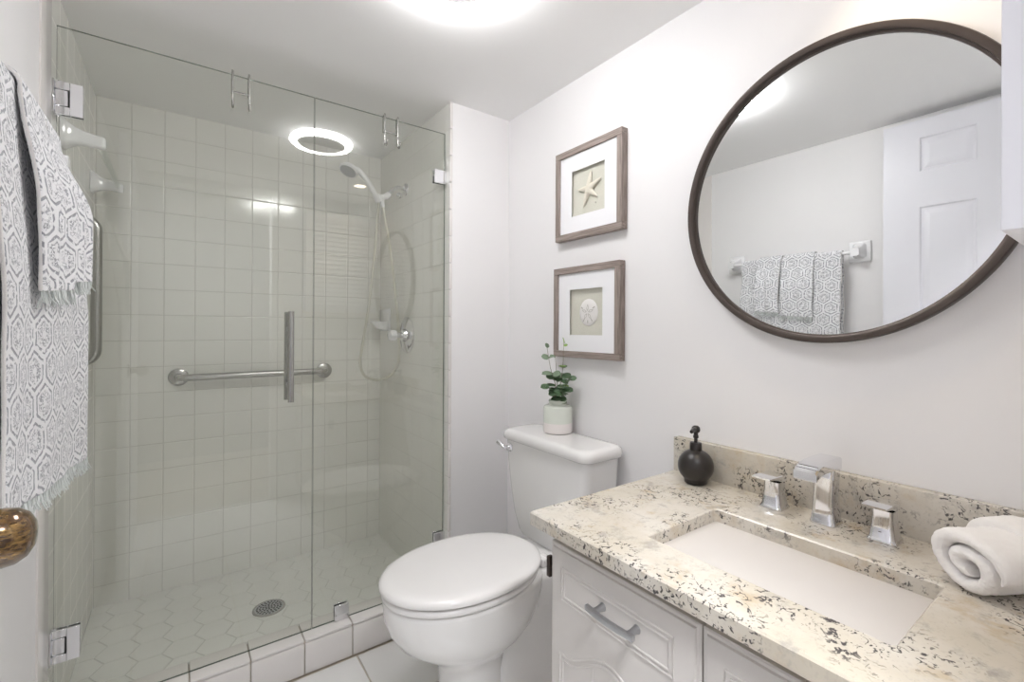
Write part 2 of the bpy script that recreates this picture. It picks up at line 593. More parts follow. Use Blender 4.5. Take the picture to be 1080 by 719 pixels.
# doorway wall behind the camera, and the hall beyond it
DX0, DX1, DZ = -.235, .55, 2.165
def door_wall():
    mb = MB()
    mb.box(XL - T, DX0, YD - T, YD, -.1, ZC)
    mb.box(DX1, W + T, YD - T, YD, -.1, ZC)
    mb.box(DX0, DX1, YD - T, YD, DZ, ZC)
    return mb.build('wall_front', M['wall'])
struct(door_wall(), 'white wall with the open doorway the view is taken from', 'wall')
cs = MB()
cs.box(DX1 - .005, DX1 + .065, YD - .001, YD + .014, 0.005, DZ + .03, bev=.004)
cs.box(DX1 - .02, DX1, YD - T, YD + .012, 0.005, DZ)
cs.box(DX0 - .045, DX0 + .004, YD - .001, YD + .01, 0.005, DZ + .03, bev=.003)
cs.box(DX0, DX0 + .015, YD - T, YD, 0.005, DZ)
cs.box(DX0, DX1, YD - T, YD + .012, DZ - .015, DZ + .03)
struct(cs.build('trim_doorway', M['trim']), 'white casing around the open doorway', 'trim')
HX0, HX1, HY = -1.3, 1.7, -1.75
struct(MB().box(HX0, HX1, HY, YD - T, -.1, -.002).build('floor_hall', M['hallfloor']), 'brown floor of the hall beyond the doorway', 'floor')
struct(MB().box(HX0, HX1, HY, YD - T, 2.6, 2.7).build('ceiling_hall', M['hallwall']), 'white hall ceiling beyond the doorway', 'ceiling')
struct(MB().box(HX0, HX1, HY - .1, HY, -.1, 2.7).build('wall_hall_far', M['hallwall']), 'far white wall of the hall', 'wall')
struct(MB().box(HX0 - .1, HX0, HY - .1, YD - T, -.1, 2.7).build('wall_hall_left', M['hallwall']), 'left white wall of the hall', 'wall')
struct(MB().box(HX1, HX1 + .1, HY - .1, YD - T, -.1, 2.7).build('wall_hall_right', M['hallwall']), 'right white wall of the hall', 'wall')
struct(MB().box(HX0, XL - T, YD - T, YD, -.1, 2.7).box(W + T, HX1, YD - T, YD, -.1, 2.7).box(XL - T, W + T, YD - T, YD, ZC + T, 2.7).build('wall_hall_near', M['wall']), 'near white wall of the hall beside the doorway', 'wall')
hl = thing('hall_fill_light', 'added fill light, a round frosted disc under the hall ceiling beyond the doorway', 'light', (.15, -.43, 2.6))  # added out of view to brighten the bathroom through the doorway
MB().lathe([(.26, -.02), (.26, 0), (.0, 0)], (.15, -.43, 2.6), cap0=False).build('base', M['white'], hl)
MB().lathe([(0.001, -.085), (.12, -.08), (.2, -.06), (.25, -.02)], (.15, -.43, 2.6)).build('diffuser', M['hall'], hl)

# ------------------------------------------------------------------ lamps in the bathroom
LX, LY = .590, 1.100
rl = thing('ceiling_light', 'round ring ceiling light glowing white, mounted flush on the ceiling', 'light', (LX, LY, ZC))
MB().lathe([(0, -.0300), (.110, -.0300), (.1145, -.027), (.1145, 0)], (LX, LY, ZC), cap0=False).build('base_plate', M['white'], rl)
prof = []
for k in range(25):
    a = 2 * pi * k / 24
    prof.append((.1305 + .0175 * cos(a), -.0150 + .0140 * sin(a)))
MB().lathe(prof, (LX, LY, ZC), seg=72, cap0=False, cap1=False).build('diffuser', M['ring'], rl)

sp = thing('recessed_light', 'small warm recessed spotlight in the ceiling above the vanity', 'light', (.99, .44, ZC))
MB().lathe([(.038, -.003), (.042, -.006), (.056, -.004), (.058, 0), (.038, 0)], (.99, .44, ZC), cap0=False, cap1=False).build('trim_ring', M['white'], sp)
MB().lathe([(.0, -.0025), (.038, -.0025)], (.99, .44, ZC), cap0=False, cap1=False).build('bulb', M['spot'], sp)
sl_ = bpy.data.lights.new('recessed_beam', 'SPOT')
sl_.energy = SPOT_BEAM
sl_.color = (1, .84, .62)
sl_.spot_size = radians(118)
sl_.spot_blend = .8
sl_.shadow_soft_size = .035
so_ = bpy.data.objects.new('recessed_beam', sl_)
COL.objects.link(so_)
so_.parent = sp
so_.location = (0, 0, -.008)
so_.rotation_euler = (radians(-22), 0, 0)

# ------------------------------------------------------------------ shower glass
SEAM = .3975
GT, GB = 2.0729, .1298
def pane(name, x0, x1, parent, y=YG):
    mb = MB()
    h = .004
    vs = [(x, yy, z) for z in (GB, GT) for yy in (y - h, y + h) for x in (x0, x1)]
    mb.add(vs, [(0, 1, 5, 4), (2, 6, 7, 3)], 0)
    mb.add(vs, [(0, 2, 3, 1), (4, 5, 7, 6), (0, 4, 6, 2), (1, 3, 7, 5)], 1)
    return mb.build(name, [M['glass'], M['glassedge']], parent, smooth=0)

gd = thing('shower_door', 'frameless clear glass shower door hinged at the left wall', 'shower door', (XL + .006, YG, GB))
pane('glass_panel', XL + .008, SEAM - .0015, gd)
# tubular pull on both faces
hx = .317
for sgn, nm in ((-1, 'handle'), (1, 'handle')):
    hy = YG + sgn * .038
    mb = MB()
    mb.tube([(hx, hy, .970), (hx, hy, 1.287)], .0095, 20)
    for z in (1.03, 1.225):
        mb.tube([(hx, YG + sgn * .005, z), (hx, hy, z)], .006, 14)
        mb.lathe([(.011, 0), (.011, .004), (.007, .005)], (hx, YG + sgn * .0055, z), (0, sgn, 0), 20)
    mb.build(nm, M['nickel'], gd)
# wall-to-glass hinges
for zc in (1.87, .335):
    mb = MB()
    a, b, hh = XL + .02, XL + .064, .046
    for sy in (-1, 1):
        y0, y1 = sorted((YG + sy * .0055, YG + sy * .012))
        mb.box(a + .016, b, y0, y1, zc - hh, zc + hh, bev=.0012, seg=1)
        mb.box(XL + .006, a + .016, y0, y1, zc + .024, zc + hh, bev=.001, seg=1)
        mb.box(XL + .006, a + .016, y0, y1, zc - hh, zc - .024, bev=.001, seg=1)
    h = mb.build('hinge', M['chrome'], gd)
    k = MB()
    k.box(XL + .006, a + .0125, YG - .0115, YG + .0115, zc - .0215, zc + .0215, bev=.001, seg=1)
    k.box(XL + .0005, XL + .006, YG - .024, YG + .024, zc - hh, zc + hh, bev=.001, seg=1)
    k.tube([(XL + .010, YG, zc - hh - .004), (XL + .010, YG, zc + hh + .004)], .0058, 14)
    k.build('hinge_block', M['chrome'], h)
    MB().box(a + .0125, a + .016, YG - .0085, YG + .0085, zc - .0235, zc + .0235).build('hinge_gap', M['hole'], h)

fp = thing('shower_screen', 'fixed clear glass shower panel clamped at the right wall', 'shower panel', (SEAM, YG, GB))
pane('glass_panel', SEAM + .0015, XS - .005, fp)
def clamp(x0, x1, z0, z1):
    mb = MB()
    for sy in (-1, 1):
        y0, y1 = sorted((YG + sy * .0055, YG + sy * .013))
        mb.box(x0, x1, y0, y1, z0, z1, bev=.0015, seg=1)
    c = mb.build('clamp', M['chrome'], fp)
    return c
clamp(.872, XS - .001, 1.852, 1.91)
clamp(.475, .527, .1295, .187)
clamp(.879, XS - .001, .300, .356)

# over-the-glass hooks
def glass_hook(xa, xb, zb, label):
    t = thing('over_door_hook', label, 'hook', ((xa + xb) / 2, YG, GT), 'chrome hooks over the shower glass')
    for x in (xa, xb):
        pts = [(x, YG + .009, GT - .06), (x, YG + .009, GT + .002), (x, YG + .007, GT + .0055), (x, YG, GT + .0075), (x, YG - .007, GT + .0055), (x, YG - .009, GT + .002),
               (x, YG - .009, zb + .02), (x, YG - .012, zb + .006), (x, YG - .022, zb), (x, YG - .032, zb + .005), (x, YG - .036, zb + .018)]
        MB().tube(smoothpath(pts, 5), .0032, 10).build('hook_arm', M['nickel'], t)
    MB().tube([(xa, YG - .010, GT - .060), (xb, YG - .010, GT - .060)], .0028, 10).build('crossbar', M['nickel'], t)
glass_hook(.141, .189, 1.957, 'chrome double hook over the hinged glass door above the ring reflection')
glass_hook(.657, .711, 1.955, 'chrome double hook over the fixed glass panel near the shower arm')

# ------------------------------------------------------------------ shower fittings
gz = 1.003
g1 = thing('grab_bar', 'long level steel grab bar on the tiled shower back wall', 'grab bar', (.315, YB, gz))
def bent_bar(a, b, off, rc, n=8):
    """bar path: from the wall at a, out along off, round the corner to b, back to the wall"""
    a, b, off = Vector(a), Vector(b), Vector(off)
    d = (b - a).normalized()
    L = off.length
    o = off.normalized()
    pts = [a, a + o * (L - rc)]
    c1 = a + o * (L - rc) + d * rc
    for k in range(1, n + 1):
        t = pi / 2 * k / n
        pts.append(c1 - d * rc * cos(t) + o * rc * sin(t))
    c2 = b + o * (L - rc) - d * rc
    for k in range(0, n + 1):
        t = pi / 2 * k / n
        pts.append(c2 + d * rc * sin(t) + o * rc * cos(t))
    pts.append(b)
    return pts
MB().tube(bent_bar((.002, YB, gz), (.627, YB, gz + .002), (0, -.058, 0), .03), .0155, 20).build('bar', M['nickel'], g1)
for x in (.002, .627):
    MB().lathe([(.039, 0), (.039, .006), (.034, .010), (.0165, .012)], (x, YB - .0005, gz), (0, -1, 0), 36, cap1=False).build('flange', M['nickel'], g1)
g2 = thing('grab_bar', 'upright steel grab bar on the left shower wall behind the towels', 'grab bar', (XL, 2.2, 1.36))
MB().tube(bent_bar((XL, 2.195, 1.105), (XL, 2.195, 1.610), (.054, 0, 0), .045), .0155, 20).build('bar', M['nickel'], g2)
for z in (1.105, 1.610):
    MB().lathe([(.039, 0), (.039, .006), (.034, .010), (.0165, .012)], (XL + .0005, 2.195, z), (1, 0, 0), 36, cap1=False).build('flange', M['nickel'], g2)

# ceramic bar high on the left shower wall
ib = thing('shower_towel_bar', 'white ceramic towel bar high on the left shower wall above the upright grab bar', 'towel bar', (XL, 2.2, 1.81))
for y in (1.95, 2.53):
    mb = MB()
    rings = []
    for t, hy, hz in ((0, .036, .044), (.05, .036, .044), (.12, .030, .037), (.3, .022, .026), (.5, .018, .0205), (.75, .0165, .0185), (.9, .0165, .0185), (.97, .015, .017), (1, .010, .012)):
        rings.append([(XL + .001 + .100 * t, y + a, 1.812 - .012 * t + b) for a, b in rrect(-hy, hy, -hz, hz, min(hy, hz) * .5, 5)])
    mb.loft(rings)
    mb.build('bracket', M['ceramic'], ib, smooth=60)
MB().tube([(XL + .085, 1.955, 1.802), (XL + .085, 2.525, 1.802)], .0095, 20).build('bar', M['acrylic'], ib)

# shower arm with hand shower
sa = thing('hand_shower', 'white hand shower on a chrome arm with a looping metal hose', 'shower', (XS, 2.262, 1.935))
MB().lathe([(.030, 0), (.029, .004), (.020, .010), (.011, .013)], (XS - .0005, 2.262, 1.937), (-1, 0, 0), 32).build('flange', M['chrome'], sa)
MB().tube(smoothpath([(XS, 2.262, 1.937), (.895, 2.262, 1.941), (.868, 2.262, 1.930), (.845, 2.262, 1.905), (.835, 2.262, 1.893)], 6), .0095, 16).build('shower_arm', M['chrome'], sa)
br = MB()
br.tube([(.842, 2.262, 1.901), (.828, 2.262, 1.886), (.812, 2.262, 1.878)], [.013, .0155, .013], 18)
br.tube([(.815, 2.262, 1.880), (.796, 2.262, 1.872), (.778, 2.262, 1.866)], [.014, .016, .013], 18)
br.lathe([(.014, -.018), (.0185, -.012), (.0185, .012), (.015, .02)], (.784, 2.262, 1.866), (-.42, -.02, .85), 24)
br.tube([(.806, 2.262, 1.876), (.806, 2.262, 1.85), (.812, 2.262, 1.828)], [.011, .011, .009], 16)
br.build('bracket', M['white'], sa)
MB().lathe([(.007, -.004), (.014, 0), (.016, .010), (.012, .018), (.0, .02)], (.893, 2.255, 1.905), (-.3, -.3, -.9), 20).build('diverter_knob', M['chrome'], sa)
hd = MB()
hd.tube(smoothpath([(.786, 2.262, 1.852), (.776, 2.262, 1.873), (.752, 2.258, 1.912), (.722, 2.25, 1.948), (.690, 2.24, 1.972), (.655, 2.23, 1.982)], 6), [.0115] * 6 + [.0125] * 12 + [.0135] * 6 + [.0145] * 4 + [.012, .010, .006], 18)
hd.build('hand_grip', M['white'], sa)
hn = Vector((-.42, -.25, -.87)).normalized()
hc = Vector((.635, 2.225, 1.968))
h2 = MB().lathe([(0, -.022), (.018, -.020), (.036, -.011), (.0425, .0), (.0425, .008), (.038, .012)], hc, hn, 40).build('spray_head', M['white'], sa)
sf = MB().lathe([(0, .0135), (.026, .0135), (.034, .013), (.0375, .0118)], hc, hn, 40, cap0=False, cap1=False)
for rr, cnt in ((.010, 6), (.020, 12), (.030, 18)):
    for k in range(cnt):
        a = 2 * pi * k / cnt
        q = Vector((0, 0, 1)).rotation_difference(hn)
        sf.lathe([(.0022, .0), (.0016, .002)], hc + q @ Vector((rr * cos(a), rr * sin(a), .0132)), hn, 6)
sf.build('spray_face', M['satin'], h2)
hose = smoothpath([(.790, 2.262, 1.846), (.786, 2.275, 1.75), (.776, 2.29, 1.55), (.755, 2.30, 1.33), (.728, 2.30, 1.16), (.716, 2.30, 1.06), (.735, 2.30, 1.00), (.775, 2.30, .977), (.818, 2.30, .972), (.860, 2.29, .99), (.892, 2.28, 1.035), (.903, 2.274, 1.10), (.897, 2.273, 1.25), (.874, 2.268, 1.45), (.845, 2.263, 1.65), (.822, 2.262, 1.77), (.812, 2.262, 1.830)], 22)
hs = MB().tube(hose, [.0062 + .0007 * (k % 2) for k in range(len(hose))], 10)
hs.build('hose', M['hose'], sa)

# valve
vy, vz = 2.234, 1.195
vv = thing('shower_valve', 'round chrome shower valve with a clear lever knob on the right shower wall', 'valve', (XS, vy, vz))
MB().lathe([(.090, 0), (.090, .003), (.082, .007), (.045, .012), (.034, .014), (.030, .028), (.024, .030)], (XS - .0005, vy, vz), (-1, 0, 0), 48).build('escutcheon', M['chrome'], vv)
MB().lathe([(.013, .026), (.013, .060), (.010, .062)], (XS, vy, vz), (-1, 0, 0), 24).build('valve_stem', M['chrome'], vv)
kb = MB()
rings = []
for hh, rr in ((.058, .014), (.062, .023), (.075, .027), (.092, .026), (.098, .018), (.099, .001)):
    ring = []
    for k in range(48):
        a = 2 * pi * k / 48
        r = rr * (1 + .10 * cos(6 * a))
        ring.append((XS - hh, vy + r * cos(a), vz + r * sin(a)))
    rings.append(ring)
kb.loft(rings)
kb.build('handle', M['ceramic'], vv)

# soap dish near the corner
sd = thing('soap_dish', 'white ceramic soap dish on the right shower wall near the back corner', 'soap dish', (XS, 2.53, 1.275))
MB().box(XS - .012, XS - .0005, 2.462, 2.605, 1.215, 1.335, bev=.005).build('wall_plate', M['ceramic'], sd)
rings = []
for k in range(9):
    t = k / 8
    z = 1.222 + .045 * t
    ex = .030 + .045 * sqrt(t)
    hw = .045 + .015 * t
    rings.append([(XS - .008 - max(0, ex * max(0, 1 - abs(s) ** 2.4)), 2.535 + hw * s, z) for s in [-1 + 2 * q / 18 for q in range(19)]])
bowl = MB()
bowl.loft(rings, closed=False, cap0=True, cap1=False)
inner = [[(p[0] + .008 * (1 if p[0] < XS - .012 else 0), 2.535 + (p[1] - 2.535) * .86, p[2]) for p in r] for r in rings]
bowl.loft(inner[2:], closed=False, cap0=True, cap1=False)
n = 19
bowl.add(rings[-1] + inner[-1], [(k, k + 1, n + k + 1, n + k) for k in range(n - 1)])
bowl.build('dish_bowl', M['ceramic'], sd)

# drain
dr = thing('floor_drain', 'round perforated steel drain in the hexagon shower floor', 'drain', (.312, 2.205, ZS))
MB().lathe([(.062, 0), (.061, .003), (.056, .0042), (.053, .0035)], (.312, 2.205, ZS + .0003), seg=48, cap1=False, cap0=False).build('rim', M['nickel'], dr)
MB().lathe([(0, .0034), (.0535, .0034)], (.312, 2.205, ZS), seg=40, cap0=False, cap1=False).build('strainer', M['satin'], dr)
hb = MB()
for rr, cnt in ((.0, 1), (.0115, 6), (.0225, 11), (.0335, 16), (.0445, 22)):
    for k in range(cnt):
        a = 2 * pi * k / cnt + rr * 40
        hb.lathe([(0, 0), (.0043, 0), (.0043, -.001)], (.312 + rr * cos(a), 2.205 + rr * sin(a), ZS + .0040), seg=10, cap0=False)
hb.build('perforation', M['hole'], dr)

# ------------------------------------------------------------------ toilet
TY = 1.30
tl = thing('toilet', 'white two-piece toilet with its lid closed, between shower curb and vanity', 'toilet', (.85, TY, 0))
def egg(xf, xb, hw, z, n=64, back=2.6, mid=.56):
    """egg outline in plan: front tip at xf, squarer back at xb"""
    xm = xf + (xb - xf) * mid
    out = []
    for k in range(n):
        a = 2 * pi * k / n
        c, s = cos(a), sin(a)
        if c <= 0:
            x = xm - (xm - xf) * abs(c) ** 1.0
            y = hw * (1 if s > 0 else -1) * abs(s) ** 1.0
        else:
            e = 2 / back
            x = xm + (xb - xm) * abs(c) ** e
            y = hw * (1 if s > 0 else -1) * abs(s) ** e
        out.append((x, TY + y, z))
    return out
bowl = MB()
secs = [(.628, .90, .108, .0), (.628, .90, .108, .012), (.642, .885, .098, .03), (.652, .87, .088, .08), (.656, .865, .085, .14),
        (.648, .875, .089, .195), (.625, .900, .110, .226), (.570, .945, .144, .262), (.522, .975, .168, .300), (.496, .995, .180, .340),
        (.483, 1.005, .187, .380), (.479, 1.01, .1885, .420), (.4795, 1.01, .188, .4315), (.484, 1.005, .184, .4355)]
bowl.loft([egg(*s_, back=2.2, mid=.5) for s_ in secs])
bowl.loft([[(x, TY + y, z) for x, y in rrect(x0, x1, -hw, hw, min(.07, hw * .95), 8)] for x0, x1, hw, z in ((.76, 1.17, .085, 0), (.76, 1.17, .082, .02), (.78, 1.16, .072, .06), (.80, 1.15, .070, .18), (.84, 1.16, .078, .28), (.88, 1.17, .095, .34))])
bowl.build('bowl', M['porcelain'], tl, smooth=60)
dk = MB()
pts = lambda hx0, hx1, hw0, z, r: [(x, TY + y, z) for x, y in rrect(hx0, hx1, -hw0, hw0, r)]
dk.loft([pts(.93, 1.16, .085, .30, .05), pts(.90, 1.19, .098, .35, .05), pts(.88, 1.205, .108, .395, .05), pts(.875, 1.21, .114, .428, .05), pts(.885, 1.205, .108, .4345, .05)])
dk.build('tank_deck', M['porcelain'], tl, smooth=60)
# seat ring and lid
LB, LM = 2.15, .49
st = MB()
st_r = []
for ins, z_ in ((.022, .4375), (.006, .4385), (.001, .4415), (.0, .4485), (.0015, .4545), (.006, .4572), (.055, .4574)):
    st_r.append(egg(.474 + ins * 1.15, .990 - ins, .192 - ins, z_, back=LB, mid=LM))
st.loft(st_r)
st.build('seat', M['seat'], tl, smooth=60)
ld = MB()
ld_r = []
for k_, (ins, z_) in enumerate(((.055, .4635), (.010, .4635), (.004, .4645), (.0, .4670), (-.001, .473), (.001, .480), (.008, .4855), (.020, .4885), (.040, .4885), (.075, .4868), (.13, .4855))):
    ld_r.append(egg(.469 + ins * 1.15, 1.000 - ins, .196 - ins, z_, back=LB, mid=LM))
ld.loft(ld_r)
ld.build('lid', M['seat'], tl, smooth=45)
for y in (TY - .085, TY + .085):
    hg = MB()
    hg.box(.972, 1.012, y - .022, y + .022, .4365, .468, bev=.008, seg=3)
    hg.tube([(.985, y - .03, .463), (.985, y + .03, .463)], .009, 14)
    hg.build('seat_hinge', M['seat'], tl)
# tank
tk = MB()
def tsec(x0, x1, hw, z, r=.03):
    return [(x, TY + y, z) for x, y in rrect(x0, x1, -hw, hw, r, 8)]
tk.loft([tsec(1.075, 1.20, .165, .437), tsec(1.068, 1.205, .178, .455), tsec(1.060, 1.212, .200, .52), tsec(1.053, 1.215, .215, .62), tsec(1.048, 1.215, .226, .72), tsec(1.046, 1.215, .230, .797)])
tk.build('tank', M['porcelain'], tl, smooth=60)
tc = MB()
tc.loft([tsec(1.040, 1.221, .236, .797, .035), tsec(1.033, 1.226, .243, .802, .04), tsec(1.031, 1.228, .245, .815, .042), tsec(1.034, 1.226, .242, .828, .042), tsec(1.043, 1.218, .233, .835, .042), tsec(1.06, 1.20, .215, .8365, .04)])
tc.build('tank_lid', M['porcelain'], tl, smooth=60)
lv = MB()
lv.lathe([(.017, 0), (.017, .006), (.012, .010), (.009, .018)], (1.0465, 1.488, .768), (-1, 0, 0), 28)
lv.tube(smoothpath([(1.034, 1.488, .768), (1.022, 1.488, .769), (1.016, 1.496, .774), (1.012, 1.510, .782), (1.010, 1.524, .787)], 6), [.007] * 8 + [.0065] * 8 + [.0085] * 9, 14)
lv.build('flush_lever', M['chrome'], tl)
MB().lathe([(.014, 0), (.014, .01), (.008, .018), (0, .02)], (.86, TY - .125, .012), (0, 0, 1), 20).build('bolt_cap', M['porcelain'], tl)

# ------------------------------------------------------------------ potted plant on the tank
vx, vyy, vzz = 1.168, 1.348, .8368
pl = thing('potted_plant', 'small eucalyptus plant in a pale green and white vase on the toilet tank', 'plant', (vx, vyy, vzz))
MB().lathe([(0, .001), (.050, .0), (.0545, .003), (.0555, .010), (.0555, .096), (.053, .101), (.045, .104), (.0345, .1055), (.0345, .122), (.036, .124), (.033, .1245), (.030, .121), (.030, .108)], (vx, vyy, vzz), seg=64, cap1=False).build('vase', M['vase'], pl)
MB().lathe([(0, .115), (.0305, .115)], (vx, vyy, vzz), seg=32, cap0=False, cap1=False).build('soil', M['soil'], pl)
def leaf(mb, base, direction, nrm, L, wd, mi):
    d = Vector(direction).normalized()
    nn = Vector(nrm)
    nn = (nn - d * nn.dot(d)).normalized()
    s = d.cross(nn)
    rows = []
    NU, NV = 8, 4
    for i in range(NU + 1):
        t = i / NU
        hw = wd * .5 * sqrt(max(0, 1 - (2 * t - 1) ** 2)) ** .9 + .0003
        row = []
        for j in range(NV + 1):
            q = -1 + 2 * j / NV
            row.append(Vector(base) + d * (L * t) + s * (hw * q) + nn * (.10 * L * q * q - .12 * L * t * t))
        rows.append(row)
    low = [[p - nn * .0007 for p in r] for r in rows]
    c = NV + 1
    vs = [p for r in rows for p in r] + [p for r in low for p in r]
    o = (NU + 1) * c
    fs = []
    for i in range(NU):
        for j in range(NV):
            a = i * c + j
            fs.append((a, a + 1, a + c + 1, a + c))
            fs.append((o + a, o + a + c, o + a + c + 1, o + a + 1))
    for i in range(NU):
        for j in (0, NV):
            a = i * c + j
            fs.append((a, a + c, o + a + c, o + a))
    mb.add(vs, fs, mi)
VB = Vector((vx, vyy, vzz + .112))
R2, U2 = r2.copy(), Vector((0, 0, 1))
tow = -Vector((fwd.x, fwd.y, 0)).normalized()
def pp(a, h, dd=0.0):
    """a metres across the view, h up from the vase mouth, dd towards the camera"""
    return VB + Vector((0, 0, .014)) * (h > .001) + Vector((R2.x, R2.y, 0)).normalized() * a + Vector((0, 0, h)) + tow * dd
stems = [  # path, leaves (position on stem, lateral, up, toward, length, width, material)
    ([(0, 0, 0), (-.012, .06, .01), (-.030, .12, .015), (-.043, .195, .01)],
     [(1.0, -.1, .9, .5, .022, .018, 1), (.86, -1, .1, .2, .030, .026, 1), (.84, 1, .2, -.2, .026, .022, 1), (.55, -1, -.15, .3, .042, .034, 1), (.53, .9, .25, .3, .034, .03, 1), (.3, -1, -.1, .5, .04, .036, 0), (.26, .8, -.2, .6, .036, .034, 0)]),
    ([(0, 0, .005), (.010, .06, 0), (.018, .13, .005), (.021, .215, .0)],
     [(1.0, -.1, .7, .6, .024, .026, 2), (.97, 1, .0, .3, .016, .012, 2), (.66, -.2, .2, .9, .026, .03, 2), (.64, 1, .2, -.2, .02, .016, 1), (.48, .9, -.1, .4, .040, .034, 0), (.45, -.9, .0, .5, .036, .032, 0), (.30, .9, -.3, .6, .036, .034, 2), (.24, -.6, -.3, .9, .036, .036, 1)]),
    ([(0, 0, -.01), (-.003, .07, -.015), (-.010, .17, -.02)],
     [(.97, -.9, .2, .0, .024, .02, 1), (.62, 1, .15, .2, .034, .03, 1), (.58, -1, .1, -.3, .034, .03, 0), (.35, 1, .1, -.4, .036, .034, 0)]),
    ([(.004, 0, .01), (.022, .04, .02), (.040, .085, .02)],
     [(.98, 1, -.1, .2, .032, .026, 0), (.8, .5, .5, .5, .03, .03, 1), (.55, 1, -.35, .5, .036, .034, 0), (.4, .2, -.2, 1, .034, .034, 1)]),
    ([(-.004, 0, .012), (-.020, .03, .025), (-.036, .05, .03)],
     [(1.0, -1, -.2, .3, .034, .03, 0), (.7, -.7, .2, .6, .034, .032, 0), (.5, -.2, -.5, .9, .034, .032, 0), (.3, .5, -.3, .9, .034, .034, 0)]),
    ([(.002, 0, .016), (.006, .03, .03), (.014, .055, .036)],
     [(1.0, .3, .1, .9, .036, .034, 1), (.7, 1, -.2, .5, .036, .034, 0), (.5, -.5, -.4, .8, .036, .034, 0), (.3, .6, -.5, .8, .034, .032, 0), (.2, -1, -.2, .3, .034, .03, 0)]),
]
for path, lv_ in stems:
    pts = smoothpath([pp(*p) for p in path], 8)
    sobj = MB().tube(pts, [.0016 - .0008 * k / len(pts) for k in range(len(pts))], 7).build('stem', M['stem'], pl)
    mb = MB()
    for (t, a, h, dd, L, wd, mi) in lv_:
        base = pts[min(len(pts) - 1, int(t * (len(pts) - 1)))]
        d = Vector((R2.x, R2.y, 0)) * a + Vector((0, 0, h)) + tow * dd
        nn = tow * .55 + Vector((0, 0, .9)) + Vector((random.uniform(-.35, .35), random.uniform(-.35, .35), random.uniform(-.2, .3)))
        d.z += .25
        leaf(mb, base, d, nn, L * .98, wd * .94, mi)
        if L > .03:
            leaf(mb, base - Vector((0, 0, .012)), Vector((-d.x, -d.y, d.z)) + tow * random.uniform(-.3, .8), nn + Vector((random.uniform(-.3, .3), random.uniform(-.3, .3), 0)), L * .85, wd * .85, random.choice((0, 0, 1)))
    mb.build('leaves', [M['leaf'], M['leafpale'], M['leafnew']], sobj, smooth=60)

# ------------------------------------------------------------------ pictures
def picture(yc, zc, label, kind):
    H = .1735
    t = thing('framed_picture', label, 'picture', (W, yc, zc), 'pair of shell shadow boxes on the right wall')
    xf = W - .030
    fw = .0245
    mb = MB()
    for sgn in (-1, 1):
        mb.box(xf, W - .0005, yc - H, yc + H, *sorted((zc + sgn * H, zc + sgn * (H - fw))), bev=.0012, seg=1)
        mb.box(xf, W - .0005, *sorted((yc + sgn * H, yc + sgn * (H - fw))), zc - H + fw, zc + H - fw, 1, bev=.0012, seg=1)
    mb.build('frame', [M['frame'], M['frame2']], t)
    Hi, Wd = H - fw + .001, .0865
    xm = xf + .008
    mt = MB()
    for sgn in (-1, 1):
        mt.box(xm, xm + .003, yc - Hi, yc + Hi, *sorted((zc + sgn * Hi, zc + sgn * Wd)))
        mt.box(xm, xm + .003, *sorted((yc + sgn * Hi, yc + sgn * Wd)), zc - Wd, zc + Wd)
    mt.build('mat', M['mat'], t)
    MB().box(xm + .013, xm + .016, yc - Hi, yc + Hi, zc - Hi, zc + Hi).build('backing_card', M['card'], t)
    xk = xm + .0128
    if kind == 'star':
        mb = MB()
        # right-hand direction on this wall, seen from the room, is -Y
        C0 = Vector((xk - .006, yc + .002, zc + .004))
        for k, (ang, L) in enumerate(((78, .066), (22, .070), (-40, .058), (-112, .068), (172, .056))):
            a = radians(ang)
            d = Vector((0, -cos(a), sin(a)))
            s = Vector((0, sin(a), cos(a)))
            rings = []
            for i in range(10):
                tt = i / 9
                hw = .0125 * (1 - tt) ** .75 + .0017
                hh = .0085 * (1 - tt) ** .7 + .0014
                c = C0 + d * (L * tt)
                rings.append([c + s * (hw * cos(2 * pi * q / 12)) + Vector((-1, 0, 0)) * (hh * max(-.4, sin(2 * pi * q / 12))) for q in range(12)])
            mb.loft(rings)
        mb.build('starfish', M['shell'], t)
        MB().lathe([(.003, 0), (.002, .0015), (0, .002)], (xk, yc - .030, zc - .052), (-1, 0, 0), 10).build('tiny_shell', M['shellmark'], t)
    else:
        C0 = Vector((xk, yc - .006, zc - .002))
        rings = []
        for hh, rr in ((0, .047), (.0015, .0485), (.0035, .046), (.0058, .034), (.0074, .017), (.0078, .001)):
            rings.append([C0 + Vector((-hh, rr * cos(2 * pi * k / 48), rr * 1.04 * sin(2 * pi * k / 48))) for k in range(48)])
        sdl = MB().loft(rings).build('sand_dollar', M['dollar'], t)
        mk = MB()
        for k in range(5):
            a = radians(90 + 72 * k)
            for s in (-1, 1):
                p0 = C0 + Vector((-.0077, -.006 * cos(a), .006 * sin(a)))
                am = a + s * .24
                p1 = C0 + Vector((-.0073, -.017 * cos(am), .017 * sin(am)))
                p2 = C0 + Vector((-.0062, -.029 * cos(a), .029 * sin(a)))
                mk.tube(smoothpath([p0, p1, p2], 5), .0009, 6)
        for a in (-90, -55, -125, 30, 150):
            a = radians(a)
            c = C0 + Vector((-.0057, -.034 * cos(a), .034 * sin(a)))
            d = Vector((0, -cos(a), sin(a)))
            mk.tube([c - d * .005, c + d * .006], .0018, 6)
        mk.build('petal_marking', M['shellmark'], sdl)
picture(1.2445, 1.7485, 'upper grey wood shadow box holding a white starfish', 'star')
picture(1.2525, 1.295, 'lower grey wood shadow box holding a round sand dollar', 'dollar')

